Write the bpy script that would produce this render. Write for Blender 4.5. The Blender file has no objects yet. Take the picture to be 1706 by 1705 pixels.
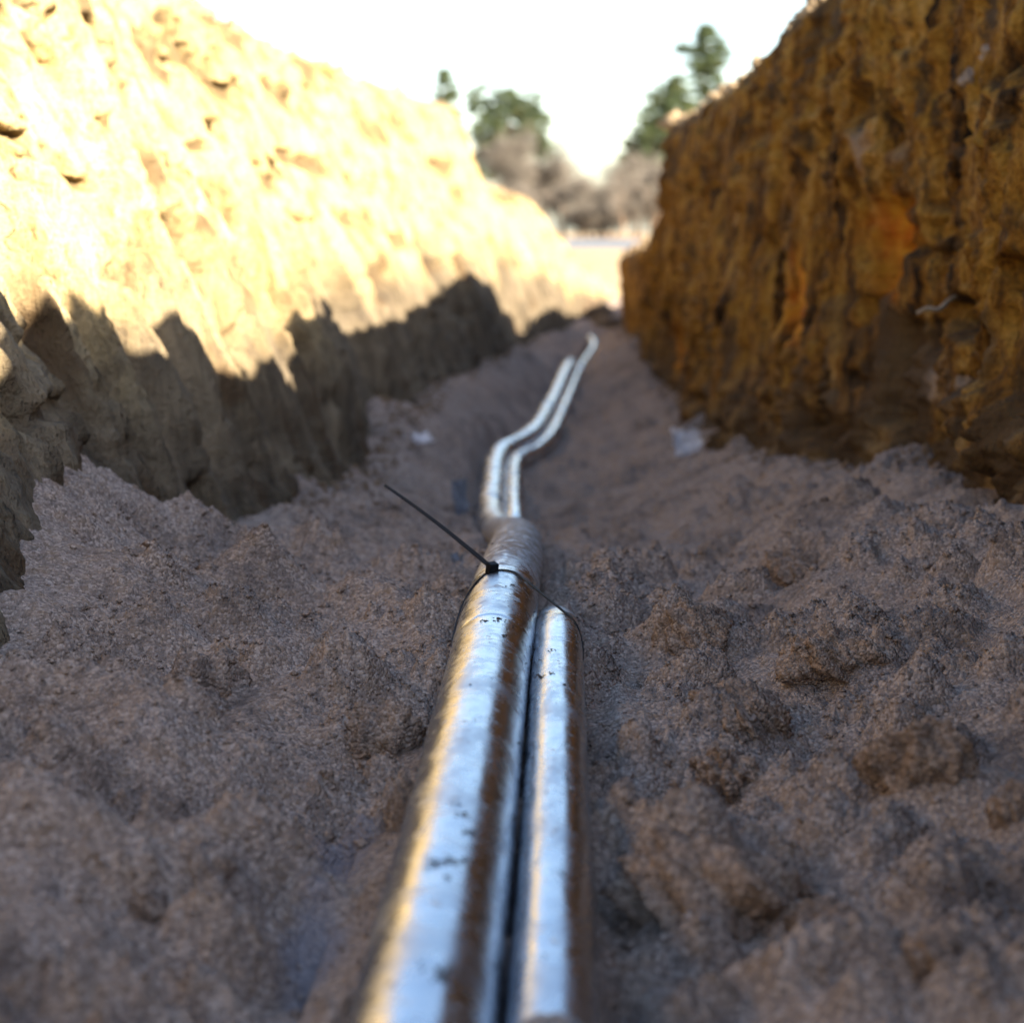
import bpy, bmesh, math, random
import numpy as np
from mathutils import Vector, Matrix

random.seed(7)
RNG = np.random.default_rng(11)
S = bpy.context.scene
R = math.radians

# ------------------------------------------------------------------ camera
K = 1.5                                       # stations along the trench are in units of K metres
F, IW, IH = 2344.0 * K, 1706.0, 1705.0            # focal length in photo pixels, photo size
CAMZ = 0.31
PITCH, YAW = math.atan(467 / F), math.atan(147 / F * math.cos(math.atan(467 / F)))
cam_data = bpy.data.cameras.new('camera')
cam = bpy.data.objects.new('camera', cam_data)
S.collection.objects.link(cam)
cam.location = (0, 0, CAMZ)
cam.rotation_euler = (math.pi / 2 - PITCH, 0, YAW)
cam_data.sensor_width = 24
cam_data.sensor_fit = 'HORIZONTAL'
cam_data.lens = 24 * F / IW
cam_data.clip_start = 0.02
cam_data.clip_end = 2000
cam_data.dof.use_dof = True
cam_data.dof.focus_distance = 0.97 * K
cam_data.dof.aperture_fstop = cam_data.lens / 8.4
S.camera = cam

# ------------------------------------------------------------------ sky, sun, exposure
SUN = Vector((0.74, -0.50, 0.50)).normalized()
world = bpy.data.worlds.new('World')
S.world = world
world.use_nodes = True
nt = world.node_tree
nt.nodes.clear()
sky = nt.nodes.new('ShaderNodeTexSky')
sky.sky_type = 'NISHITA'
sky.sun_disc = False
sky.sun_elevation = math.asin(SUN.z)
sky.sun_rotation = math.atan2(SUN.x, SUN.y)
sky.altitude = 50
sky.air_density = 1.0
sky.dust_density = 1.2
sky.ozone_density = 1.0
bg = nt.nodes.new('ShaderNodeBackground')
bg.inputs['Strength'].default_value = 0.064
wo = nt.nodes.new('ShaderNodeOutputWorld')
nt.links.new(sky.outputs[0], bg.inputs[0])
nt.links.new(bg.outputs[0], wo.inputs[0])
sun_data = bpy.data.lights.new('sun', 'SUN')
sun_data.energy = 5.0
sun_data.angle = R(0.53)
sun_data.color = (1.0, 0.87, 0.68)
sun = bpy.data.objects.new('sun', sun_data)
S.collection.objects.link(sun)
sun.rotation_euler = SUN.to_track_quat('Z', 'Y').to_euler()
S.view_settings.view_transform = 'Standard'
S.view_settings.look = 'None'
S.view_settings.exposure = 2.7
S.view_settings.gamma = 1.0
S.render.engine = 'CYCLES'
S.cycles.use_denoising = True
S.cycles.max_bounces = 8
S.cycles.diffuse_bounces = 4
S.cycles.glossy_bounces = 4

# ------------------------------------------------------------------ projection helpers
_f = np.array([-math.sin(YAW) * math.cos(PITCH), math.cos(YAW) * math.cos(PITCH), -math.sin(PITCH)])
_r = np.array([math.cos(YAW), math.sin(YAW), 0.0])
_u = np.cross(_r, _f)
CAM = np.array([0, 0, CAMZ])


def at(px, py, Y):
    """point of the place seen at photo pixel (px, py), at station Y (K metres each) along the trench"""
    d = _f + _r * ((px - IW / 2) / F) + _u * ((IH / 2 - py) / F)
    return CAM + d * (Y * K / d[1])


def proj(P):
    q = np.asarray(P) - CAM
    w = q @ _f
    return IW / 2 + F * (q @ _r) / w, IH / 2 - F * (q @ _u) / w


def ppm(Y):
    return F / Y


# ------------------------------------------------------------------ noise
_perm = np.concatenate([RNG.permutation(256)] * 3).astype(np.int64)
_ga = np.arange(256) * (2 * np.pi / 256)
_gx, _gy = np.cos(_ga).astype(np.float32), np.sin(_ga).astype(np.float32)


def pn(x, y, s=0):
    x = np.asarray(x, np.float32) + s * 17.37
    y = np.asarray(y, np.float32) - s * 9.71
    xi = np.floor(x).astype(np.int64); yi = np.floor(y).astype(np.int64)
    fx = (x - xi).astype(np.float32); fy = (y - yi).astype(np.float32)
    xi &= 255; yi &= 255
    u = fx * fx * fx * (fx * (fx * 6 - 15) + 10); v = fy * fy * fy * (fy * (fy * 6 - 15) + 10)

    def g(ix, iy, dx, dy):
        h = _perm[_perm[ix] + iy]
        return _gx[h] * dx + _gy[h] * dy
    a = g(xi, yi, fx, fy); b = g(xi + 1, yi, fx - 1, fy)
    c = g(xi, yi + 1, fx, fy - 1); d = g(xi + 1, yi + 1, fx - 1, fy - 1)
    return 1.5 * ((a + (b - a) * u) * (1 - v) + (c + (d - c) * u) * v)


def fbm(x, y, o=4, s=0, gain=0.5):
    t, a = 0, 1.0
    for k in range(o):
        t = t + a * pn(x * 2.03 ** k, y * 2.03 ** k, s + k * 3)
        a *= gain
    return t


def sstep(a, b, x):
    t = np.clip((np.asarray(x, float) - a) / (b - a), 0, 1)
    return t * t * (3 - 2 * t)


# ------------------------------------------------------------------ mesh helpers
COL = S.collection


def link(o, parent=None):
    COL.objects.link(o)
    if parent is not None:
        o.parent = parent
    return o


def tag(o, label=None, cat=None, group=None, kind=None):
    if label: o['label'] = label
    if cat: o['category'] = cat
    if group: o['group'] = group
    if kind: o['kind'] = kind
    return o


def raw_mesh(name, V, Fc, mat, smooth=True):
    """V (n,3) floats, Fc (m,k) indices"""
    V = np.ascontiguousarray(V, np.float32); Fc = np.ascontiguousarray(Fc, np.int32)
    k = Fc.shape[1]
    me = bpy.data.meshes.new(name)
    me.vertices.add(len(V)); me.vertices.foreach_set('co', V.ravel())
    me.loops.add(Fc.size); me.loops.foreach_set('vertex_index', Fc.ravel())
    me.polygons.add(len(Fc))
    me.polygons.foreach_set('loop_start', np.arange(0, Fc.size, k, dtype=np.int32))
    me.polygons.foreach_set('loop_total', np.full(len(Fc), k, np.int32))
    me.polygons.foreach_set('use_smooth', np.full(len(Fc), smooth, bool))
    me.update(calc_edges=True)
    me.validate()
    if mat: me.materials.append(mat)
    return me


def grid_faces(n, m, flip=False, wrap=False):
    mm = m if wrap else m - 1
    i = np.arange(n - 1)[:, None] * m; j = np.arange(mm)[None, :]; j2 = (j + 1) % m
    a, b, c, d = i + j, i + j2, i + m + j2, i + m + j
    f = np.stack([a, d, c, b] if flip else [a, b, c, d], -1)
    return f.reshape(-1, 4)


def obj(name, me, parent=None):
    return link(bpy.data.objects.new(name, me), parent)


def attr(me, name, vals):
    a = me.attributes.new(name, 'FLOAT', 'POINT')
    a.data.foreach_set('value', np.ascontiguousarray(vals, np.float32).ravel())


def empty(name, loc, parent=None):
    o = bpy.data.objects.new(name, None)
    o.location = loc
    o.empty_display_size = 0.05
    return link(o, parent)


# ------------------------------------------------------------------ materials
class NB:
    def __init__(self, name):
        self.m = bpy.data.materials.new(name)
        self.m.use_nodes = True
        self.t = self.m.node_tree
        self.b = self.t.nodes['Principled BSDF']
        self.tc = self.t.nodes.new('ShaderNodeTexCoord').outputs['Object']

    def n(self, kind, **kw):
        nd = self.t.nodes.new(kind)
        for k, v in kw.items():
            setattr(nd, k, v)
        return nd

    def lk(self, a, b):
        self.t.links.new(a, b)

    def mapping(self, scale, co=None):
        mp = self.n('ShaderNodeMapping')
        mp.inputs['Scale'].default_value = scale
        self.lk(co or self.tc, mp.inputs['Vector'])
        return mp.outputs[0]

    def noise(self, scale, detail=4, rough=0.55, co=None, dist=0.0):
        nd = self.n('ShaderNodeTexNoise')
        nd.inputs['Scale'].default_value = scale
        nd.inputs['Detail'].default_value = detail
        nd.inputs['Roughness'].default_value = rough
        nd.inputs['Distortion'].default_value = dist
        self.lk(co or self.tc, nd.inputs['Vector'])
        return nd.outputs['Fac']

    def ramp(self, fac, stops, interp='LINEAR'):
        nd = self.n('ShaderNodeValToRGB')
        cr = nd.color_ramp
        cr.interpolation = interp
        while len(cr.elements) < len(stops):
            cr.elements.new(0.5)
        for e, (p, c) in zip(cr.elements, stops):
            e.position = p
            e.color = (*c, 1) if len(c) == 3 else c
        self.lk(fac, nd.inputs[0])
        return nd.outputs[0]

    def mix(self, fac, a, b, mode='MIX'):
        nd = self.n('ShaderNodeMix', data_type='RGBA', blend_type=mode)
        for v, i in ((fac, 0), (a, 6), (b, 7)):
            if hasattr(v, 'links'):
                self.lk(v, nd.inputs[i])
            else:
                nd.inputs[i].default_value = v if i == 0 else (*v, 1)
        return nd.outputs[2]

    def math(self, op, a, b=0.0):
        nd = self.n('ShaderNodeMath', operation=op)
        for i, v in enumerate((a, b)):
            if hasattr(v, 'links'):
                self.lk(v, nd.inputs[i])
            else:
                nd.inputs[i].default_value = v
        return nd.outputs[0]

    def attr(self, name):
        nd = self.n('ShaderNodeAttribute')
        nd.attribute_name = name
        return nd.outputs['Fac']

    def bump(self, h, strength, dist, prev=None):
        nd = self.n('ShaderNodeBump')
        nd.inputs['Strength'].default_value = strength
        nd.inputs['Distance'].default_value = dist
        self.lk(h, nd.inputs['Height'])
        if prev: self.lk(prev, nd.inputs['Normal'])
        return nd.outputs[0]

    def done(self, color=None, normal=None, rough=None, metal=None, spec=None):
        for v, k in ((color, 'Base Color'), (normal, 'Normal'), (rough, 'Roughness'), (metal, 'Metallic'), (spec, 'Specular IOR Level')):
            if v is None: continue
            if hasattr(v, 'links'):
                self.lk(v, self.b.inputs[k])
            else:
                self.b.inputs[k].default_value = (*v, 1) if isinstance(v, tuple) else v
        return self.m


def sand_material(name, tint=(1, 1, 1), ochre=0.35):
    nb = NB(name)
    vo = nb.n('ShaderNodeTexVoronoi')
    vo.inputs['Scale'].default_value = 480
    nb.lk(nb.tc, vo.inputs['Vector'])
    dist = vo.outputs['Distance']
    sep = nb.n('ShaderNodeSeparateColor'); nb.lk(vo.outputs['Color'], sep.inputs[0])
    mid = nb.noise(75, 4, 0.7)
    big = nb.noise(7, 3, 0.6)
    c = nb.ramp(sep.outputs[0], [(0.0, (0.190, 0.147, 0.121)), (0.6, (0.300, 0.235, 0.197)), (1.0, (0.46, 0.374, 0.317))])
    t = tuple(np.array((0.25, 0.145, 0.062)) * np.array(tint))
    c = nb.mix(nb.math('MULTIPLY', nb.ramp(mid, [(0.48, (0, 0, 0)), (0.66, (1, 1, 1))]), ochre), c, t)
    c = nb.mix(nb.ramp(nb.math('ADD', nb.math('MULTIPLY', big, .6), nb.math('MULTIPLY', mid, .4)), [(0.38, (0.65, 0.65, 0.65)), (0.49, (0, 0, 0))]), c, (0.085, 0.066, 0.058))
    if name == 'damp_pink_sand':
        c = nb.mix(nb.attr('silt'), c, (0.21, 0.215, 0.26))
    c = nb.mix(1.0, c, tint, 'MULTIPLY')
    b = nb.bump(mid, 0.5, 0.009)
    b = nb.bump(nb.math('MULTIPLY', dist, -1.0), 0.8, 0.0022, b)
    return nb.done(c, b, 0.95, spec=0.12)


M_sand = sand_material('damp_pink_sand')
M_clod = sand_material('clod_sand', (0.97, 0.90, 0.82), 0.35)


def wall_material(name, stops, stain=True, dark=0.5, zs=1.6):
    nb = NB(name)
    st = nb.mapping((9, 9, zs))
    streak = nb.noise(1.8, 5, 0.7, st, 0.5)
    spot = nb.noise(21, 4, 0.65, nb.mapping((1, 1, 0.6)))
    fine = nb.noise(150, 2, 0.75)
    c = nb.ramp(streak, stops)
    c = nb.mix(nb.ramp(spot, [(0.36, (dark,) * 3), (0.48, (0, 0, 0))]), c, (0.05, 0.032, 0.017))
    c = nb.mix(0.55, c, nb.ramp(fine, [(0.3, (0.3, 0.29, 0.27)), (0.7, (1.3, 1.27, 1.25))]), 'MULTIPLY')
    if stain:
        c = nb.mix(nb.attr('moist_shade'), c, nb.ramp(streak, [(0.32, (0.030, 0.025, 0.020)), (0.5, (0.082, 0.067, 0.050)), (0.68, (0.165, 0.132, 0.092))]))
        c = nb.mix(nb.attr('orange'), c, nb.ramp(nb.noise(26, 4, .6), [(0.35, (0.34, 0.085, 0.006)), (0.6, (0.44, 0.20, 0.016))]))
        c = nb.mix(nb.attr('pale'), c, (0.27, 0.205, 0.155))
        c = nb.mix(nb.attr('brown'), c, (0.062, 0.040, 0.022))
    b = nb.bump(streak, 0.6, 0.03)
    b = nb.bump(spot, 0.7, 0.016, b)
    b = nb.bump(fine, 0.9, 0.005, b)
    return nb.done(c, b, 0.96, spec=0.12)


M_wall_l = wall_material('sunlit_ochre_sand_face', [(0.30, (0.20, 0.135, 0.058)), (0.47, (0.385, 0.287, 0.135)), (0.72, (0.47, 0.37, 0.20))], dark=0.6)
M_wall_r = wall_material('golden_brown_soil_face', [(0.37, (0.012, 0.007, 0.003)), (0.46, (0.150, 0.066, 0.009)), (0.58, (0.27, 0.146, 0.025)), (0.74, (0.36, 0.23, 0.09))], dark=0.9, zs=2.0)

nb = NB('open_sandy_ground')
M_ground = nb.done(nb.mix(nb.ramp(nb.noise(0.5, 5, .6), [(0.45, (0, 0, 0)), (0.65, (1, 1, 1))]),
                          nb.ramp(nb.noise(60, 5, .7), [(0.3, (0.20, 0.14, 0.08)), (0.7, (0.42, 0.32, 0.20))]), (0.22, 0.155, 0.095)),
                   nb.bump(nb.noise(70, 5, .7), 0.7, 0.01), 0.95, spec=0.1)
nb = NB('grey_road_surface')
M_road = nb.done(nb.ramp(nb.noise(0.3, 4, .6), [(0.3, (0.075, 0.085, 0.10)), (0.7, (0.11, 0.12, 0.135))]), None, 0.8)


def foil_material():
    nb = NB('crinkled_aluminium_foil')
    uv = nb.n('ShaderNodeUVMap'); uv.uv_map = 'sweep'
    u = uv.outputs[0]
    ring = nb.noise(1.0, 3, 0.6, nb.mapping((420, 7, 1), u))
    wide = nb.noise(1.0, 2, 0.5, nb.mapping((60, 4, 1), u))
    crk = nb.noise(1.0, 5, 0.65, nb.mapping((150, 30, 1), u), 0.8)
    dirt = nb.noise(1.0, 6, 0.7, nb.mapping((70, 14, 1), u), 0.3)
    patch = nb.noise(1.0, 4, 0.6, nb.mapping((16, 5, 1), u), 0.5)
    scr = nb.noise(1.0, 3, 0.7, nb.mapping((30, 160, 1), u), 1.2)
    d = nb.ramp(nb.math('ADD', dirt, nb.math('MULTIPLY', nb.attr('dust_shade'), 0.55)), [(0.62, (0, 0, 0)), (0.82, (1, 1, 1))])
    c = nb.mix(d, (0.43, 0.46, 0.51), nb.ramp(nb.noise(350, 3, .7), [(0.3, (0.10, 0.077, 0.06)), (0.7, (0.32, 0.26, 0.21))]))
    b = nb.bump(wide, 0.06, 0.004)
    b = nb.bump(ring, 0.12, 0.0011, b)
    b = nb.bump(crk, 0.03, 0.0011, b)
    b = nb.bump(nb.ramp(scr, [(0.62, (0, 0, 0)), (0.68, (1, 1, 1))]), 0.10, 0.0006, b)
    b = nb.bump(d, 0.6, 0.001, b)
    inv = nb.math('SUBTRACT', 1.0, d)
    return nb.done(c, b, nb.math('ADD', nb.math('MULTIPLY', d, 0.7), nb.math('ADD', nb.ramp(crk, [(0.3, (0.13,) * 3), (0.7, (0.28,) * 3)]), nb.ramp(patch, [(0.45, (0, 0, 0)), (0.70, (0.20,) * 3)]))), inv)


M_foil = foil_material()
nb = NB('dusty_foil_tape')
uvn = nb.n('ShaderNodeUVMap'); uvn.uv_map = 'sweep'
M_tape = nb.done((0.48, 0.49, 0.51), nb.bump(nb.noise(1, 3, .6, nb.mapping((500, 10, 1), uvn.outputs[0])), 0.3, 0.001), 0.34, 0.95)
nb = NB('wet_soil_fleck')
M_flake = nb.done((0.045, 0.032, 0.024), nb.bump(nb.noise(600, 2, .6), .6, .001), 0.9)
nb = NB('dark_loam')
M_dark = nb.done(nb.ramp(nb.noise(40, 4, .6), [(0.3, (0.030, 0.020, 0.014)), (0.5, (0.085, 0.058, 0.036)), (0.72, (0.20, 0.14, 0.07))]), nb.bump(nb.noise(90, 3, .6), .6, .006), 0.95)
nb = NB('yellow_clay')
M_clay = nb.done(nb.ramp(nb.noise(120, 3, .6), [(0.3, (0.10, 0.062, 0.032)), (0.7, (0.24, 0.155, 0.085))]), nb.bump(nb.noise(300, 3, .6), .6, .002), 0.95)
nb = NB('black_nylon')
M_black = nb.done((0.008, 0.008, 0.009), nb.bump(nb.noise(900, 2, .5), 0.1, 0.0005), 0.6, spec=0.2)
nb = NB('white_paper')
M_paper = nb.done(nb.ramp(nb.noise(60, 3, .6), [(0.3, (0.52, 0.50, 0.52)), (0.7, (0.80, 0.78, 0.80))]), None, 0.7)
nb = NB('thin_grey_blue_plastic')
M_plastic = nb.done(nb.ramp(nb.noise(50, 3, .6), [(0.3, (0.09, 0.10, 0.125)), (0.7, (0.17, 0.19, 0.225))]), None, 0.35)
nb = NB('pale_root')
M_root = nb.done(nb.ramp(nb.noise(90, 4, .6, nb.mapping((1, 1, 4))), [(0.3, (0.16, 0.12, 0.075)), (0.7, (0.34, 0.28, 0.20))]), nb.bump(nb.noise(200, 3, .6), .4, .001), 0.8)
nb = NB('dusty_stone')
M_stone = nb.done(nb.ramp(nb.noise(45, 5, .6), [(0.3, (0.12, 0.085, 0.055)), (0.7, (0.27, 0.20, 0.145))]), nb.bump(nb.noise(120, 4, .6), .5, .003), 0.85)
def leafy(nb, col, normal=None, rough=.7, spec=.2):
    m = nb.done(col, None, rough, spec=spec)
    tr = nb.n('ShaderNodeBsdfTranslucent'); nb.lk(col, tr.inputs[0])
    mx = nb.n('ShaderNodeMixShader'); mx.inputs[0].default_value = 0.4
    nb.lk(nb.b.outputs[0], mx.inputs[1]); nb.lk(tr.outputs[0], mx.inputs[2])
    nb.lk(mx.outputs[0], nb.t.nodes['Material Output'].inputs[0])
    return m


nb = NB('pine_needles')
M_needle = leafy(nb, nb.ramp(nb.noise(0.55, 4, .6), [(0.3, (0.060, 0.085, 0.050)), (0.52, (0.09, 0.12, 0.055)), (0.72, (0.14, 0.155, 0.06))]), None, 0.7, spec=0.2)
nb = NB('pine_bark')
M_bark = nb.done(nb.ramp(nb.noise(6, 4, .6), [(0.3, (0.07, 0.05, 0.035)), (0.7, (0.24, 0.14, 0.08))]), None, 0.9)
nb = NB('bare_twigs')
M_twig = nb.done(nb.ramp(nb.noise(1.2, 3, .6), [(0.3, (0.075, 0.067, 0.058)), (0.7, (0.155, 0.132, 0.108))]), None, 0.9)
nb = NB('moss_green')
M_moss = nb.done(nb.ramp(nb.noise(30, 3, .6), [(0.3, (0.05, 0.08, 0.012)), (0.7, (0.16, 0.17, 0.03))]), None, 0.9)

# ------------------------------------------------------------------ the trench in numbers
def table(rows):
    """rows of (px, py, Y) -> Y, x, z arrays of places seen at those pixels"""
    P = np.array([at(*r) for r in rows])
    return np.array([r[2] for r in rows], float) * K, P[:, 0], P[:, 2]


def tab(rows):
    a = np.array(rows, float)
    return a[:, 0] * K, a[:, 1], a[:, 2] + CAMZ


def join(a, b):
    return tuple(np.concatenate([p, q]) for p, q in zip(a, b))


def smooth_interp(Yq, Y, v, w=0.10):
    """linear table smoothed by averaging neighbours"""
    Yq = np.asarray(Yq, float)
    return sum(np.interp(Yq * (1 + k * w / 2), Y, v) for k in (-1, -0.5, 0, 0.5, 1)) / 5


LB = join(tab([(-3, -.37, -.27), (0.5, -.37, -.27)]),
          table([(80, 1085, .93), (400, 930, 1.45), (600, 830, 2.1), (735, 655, 3.5), (850, 592, 5.0), (925, 560, 7.0)]))
LB[2][2:6] += .022
LB = join(LB, tab([(9.5, -.16, -.62), (12, .05, -.62), (14, .25, -.60)]))
LT = join(tab([(-3, -.80, .45), (1.5, -.80, .45)]),
          table([(335, 0, 2.75), (460, 78, 3.6), (620, 140, 4.7), (768, 186, 6.5), (784, 300, 6.7), (890, 335, 8.5), (955, 425, 11.0)]))
LT = join(LT, tab([(12.6, -.02, -.42), (14, .2, -.60)]))
RB = join(tab([(-3, .42, -.25), (0.8, .40, -.25)]),
          table([(1700, 850, 1.30), (1622, 850, 1.45), (1556, 765, 1.78), (1300, 782, 2.08), (1200, 742, 2.6), (1108, 650, 4.2), (1100, 630, 4.9), (1062, 575, 5.4), (1040, 545, 7.0)]))
RB = join(RB, tab([(9, .26, -.64), (12, .42, -.62), (14, .5, -.60)]))
RT = join(tab([(-3, .50, .56), (0.9, .47, .56), (1.3, .45, .50), (1.75, .42, .44)]),
          table([(1332, 0, 2.35), (1232, 112, 3.0), (1112, 205, 4.45), (1098, 255, 4.95), (1088, 400, 5.35), (1035, 425, 7.0)]))
RT = join(RT, tab([(8.2, .20, -.20), (10, .30, -.28), (12, .42, -.45), (14, .52, -.60)]))
FZ = tab([(-3, 0, -.31), (1.12, 0, -.31), (1.5, 0, -.365), (2.34, 0, -.505), (3.1, 0, -.52), (4.3, 0, -.555), (6, 0, -.60), (8, 0, -.68), (12, 0, -.66), (14, 0, -.60)])

ROWS = K * np.concatenate([np.arange(-3, 0.6, 0.03), 0.6 * np.exp(np.arange(0, math.log(14 / 0.6), 0.0044)), [14.0]])


def build_wall(name, side, B, T, mat, ncol, pits, seed):
    Y = ROWS[:, None] * np.ones((1, ncol))
    v = np.linspace(0, 1, ncol)[None, :] * np.ones((len(ROWS), 1))
    w = 0.05
    bx = smooth_interp(ROWS, B[0], B[1], w)[:, None]; bz = smooth_interp(ROWS, B[0], B[2], w)[:, None] - 0.06
    tx = smooth_interp(ROWS, T[0], T[1], 0.014)[:, None]; tz = smooth_interp(ROWS, T[0], T[2], 0.014)[:, None]
    rel = np.clip((tz - bz) / 0.7, 0.12, 1)
    near = 1 - sstep(12.5, 14, Y / K)
    rim = (0.018 * fbm(ROWS * 5, ROWS * 0, 4, seed) + 0.010 * pn(ROWS * 24, ROWS * 0, seed + 5))[:, None]
    if side > 0:   # broken edge of the right bank, crumbled in steps
        rim = rim + (0.05 * np.tanh(6 * pn(ROWS * 2.3, ROWS * 0 + 3.3, 21)) * sstep(2.3, 2.0, ROWS / K))[:, None]
    if side > 0:   # unseen spikes added on the near edge to throw ragged shadows
        rim = rim + ((0.11 * np.clip(pn(ROWS * 7, ROWS * 0 + 1.7, 33) - .12, 0, 1) + 0.09 * np.clip(pn(ROWS * 19, ROWS * 0 + 5.1, 35) - .18, 0, 1)) * sstep(2.3, 2.1, ROWS / K))[:, None] - .012
    tz = tz + rim * near[:, :1]
    X = bx + (tx - bx) * v
    Z = bz + (tz - bz) * v
    h = Z
    if side < 0:        # shaved by the digger: long straight scores up the face
        yy = Y + 0.012 * fbm(Y * 5, h * 2, 2, seed + 40)
        low = sstep(.75, .35, v)
        blocks = np.tanh(3 * pn(yy * 1.7, h * 0.15, seed + 1)) * 0.016 + 0.008 * fbm(yy * 1.1, h * 0.6, 2, seed + 2)
        sc1 = np.tanh(3.5 * pn(yy * 6, h * .22, seed + 3)) * 0.014
        sc2 = np.tanh(3.5 * pn(yy * 15, h * .35, seed + 9)) * 0.012
        sc3 = (1 - 2.2 * np.abs(pn(yy * 26, h * .45, seed + 19))) * 0.007
        teeth = (sc1 + 1.25 * sc2 + 1.8 * sc3) * (0.42 + 1.0 * low) * (.3 + .7 * sstep(.06, .26, v)) * (.25 + .75 * sstep(.95, 1.4, Y / K))
        rib = 0
        clump = sstep(.05, .45, fbm(Y * 3.1, h * 2.2, 2, seed + 14) + .5 * sstep(.22, .0, v) - .1) * (.15 + .85 * sstep(1.3, 2.0, Y / K))
        rough = 0.005 * fbm(yy * 17, h * 7, 4, seed + 4) + (0.002 + .006 * clump) * fbm(Y * 55, h * 40, 3, seed + 6) + .014 * clump * np.abs(fbm(Y * 21, h * 17, 3, seed + 16))
    else:               # broken, crumbling face
        yy = Y + 0.10 * fbm(Y * 3, h * 3, 3, seed + 40)
        hh = h + 0.08 * fbm(Y * 4, h * 4, 2, seed + 44)
        blocks = np.tanh(3 * pn(yy * 1.7, hh * 0.9, seed + 1)) * 0.018 + 0.012 * fbm(yy * 2.1, hh * 1.6, 2, seed + 2)
        rib = 0.020 * fbm(yy * 5, hh * 1.8, 3, seed + 3)
        teeth = np.tanh(3 * pn(yy * 13, hh * 2.0, seed + 9)) * .006 + np.tanh(3 * pn(yy * 30, hh * 5, seed + 19)) * 0.004
        clump = sstep(-.15, .35, fbm(Y * 3.1, h * 2.6, 2, seed + 14) + 0.8 * sstep(.3, .0, v))
        rough = 0.010 * fbm(yy * 17, hh * 10, 4, seed + 4) + (0.004 + .006 * clump) * fbm(Y * 55, h * 44, 3, seed + 6) + .018 * clump * np.abs(fbm(Y * 20, h * 17, 3, seed + 16))
    holes = -0.050 * np.clip(fbm(Y * 12, h * 8, 3, seed + 7) - 0.40, 0, 0.5) / 0.5 - 0.012 * np.clip(pn(Y * 34, h * 24, seed + 8) - 0.45, 0, .5) / .5
    if side < 0: holes = holes * (.4 + .6 * sstep(.3, .5, v))
    crumbs = 0.006 * np.abs(fbm(Y * 40, h * 40, 2, seed + 12)) * sstep(0.35, 0.0, v)
    fade = 0.35 + 0.65 * sstep(0.0, 0.10, v) * sstep(1.02, 0.9, v)
    d = (blocks + rib + teeth + rough + holes * 1.3 + crumbs) * fade * rel * near
    if side < 0:
        # slumps low on the face, below which the sand has run out
        d = d + 0.008 * sstep(0.42, 0.05, v) * (0.5 + np.tanh(2.5 * pn(Y * 2.6, h * 0.4, seed + 31))) * rel * near
    orange = np.zeros_like(X); pale = np.zeros_like(X); brown = np.zeros_like(X)
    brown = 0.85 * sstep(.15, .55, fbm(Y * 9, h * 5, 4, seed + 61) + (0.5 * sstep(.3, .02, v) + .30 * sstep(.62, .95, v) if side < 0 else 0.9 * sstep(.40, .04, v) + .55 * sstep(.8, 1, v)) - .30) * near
    P = np.stack([X, Y, Z], -1)
    qx, qy = proj(P)
    vis = (Y > 0.5 * K)
    for (px, py, rw, rh, depth, kind, tilt) in pits:
        dd = np.where(vis, (qx - px) ** 2 + (qy - py) ** 2, 1e12)
        i, j = np.unravel_index(np.argmin(dd), dd.shape)
        yc, zc = Y[i, j], Z[i, j]
        along = abs(qx[min(i + 3, len(ROWS) - 1), j] - qx[i - 3, j]) / max(1e-6, Y[min(i + 3, len(ROWS) - 1), 0] - Y[i - 3, 0])
        ry, rz = rw / max(along, 1), rh / ppm(yc)
        a = (Y - yc) / ry; b = (Z - zc) / rz
        a = a + tilt * b
        rr = np.sqrt(a * a + b * b) + 0.38 * fbm(Y * 14, Z * 11, 4, seed + 50)
        k = sstep(1.2, 0.35, rr)
        d = d - depth * k
        if kind == 'orange': orange = np.maximum(orange, k * np.clip(0.95 + 0.4 * fbm(Y * 10, Z * 5, 2, 3), 0, 1))
        elif kind == 'pale': pale = np.maximum(pale, 0.7 * k * sstep(-.3, .4, fbm(Y * 12, Z * 6, 3, 8)))
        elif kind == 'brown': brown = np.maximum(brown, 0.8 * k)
    P[..., 0] -= side * d
    P[..., 2] += 0.35 * np.abs(d) * (side < 0)
    # rounded lip
    P[..., 0] += side * 0.03 * sstep(0.93, 1.0, v) ** 2 * rel * near
    me = raw_mesh(name, P.reshape(-1, 3), grid_faces(len(ROWS), ncol, flip=side < 0), mat)
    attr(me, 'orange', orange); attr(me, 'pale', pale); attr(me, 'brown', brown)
    attr(me, 'moist_shade', 0.92 * sstep(.52, .27, v + .14 * fbm(Y * 2.6, h * 1.2, 3, seed + 71)) * near if side < 0 else 0.5 * sstep(.3, .05, v + .12 * fbm(Y * 4, h * 2, 3, seed + 71)))  # low left face painted darker to deepen its shade, over moister soil
    o = obj(name, me)
    tag(o, kind='structure')
    return o, P


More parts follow.
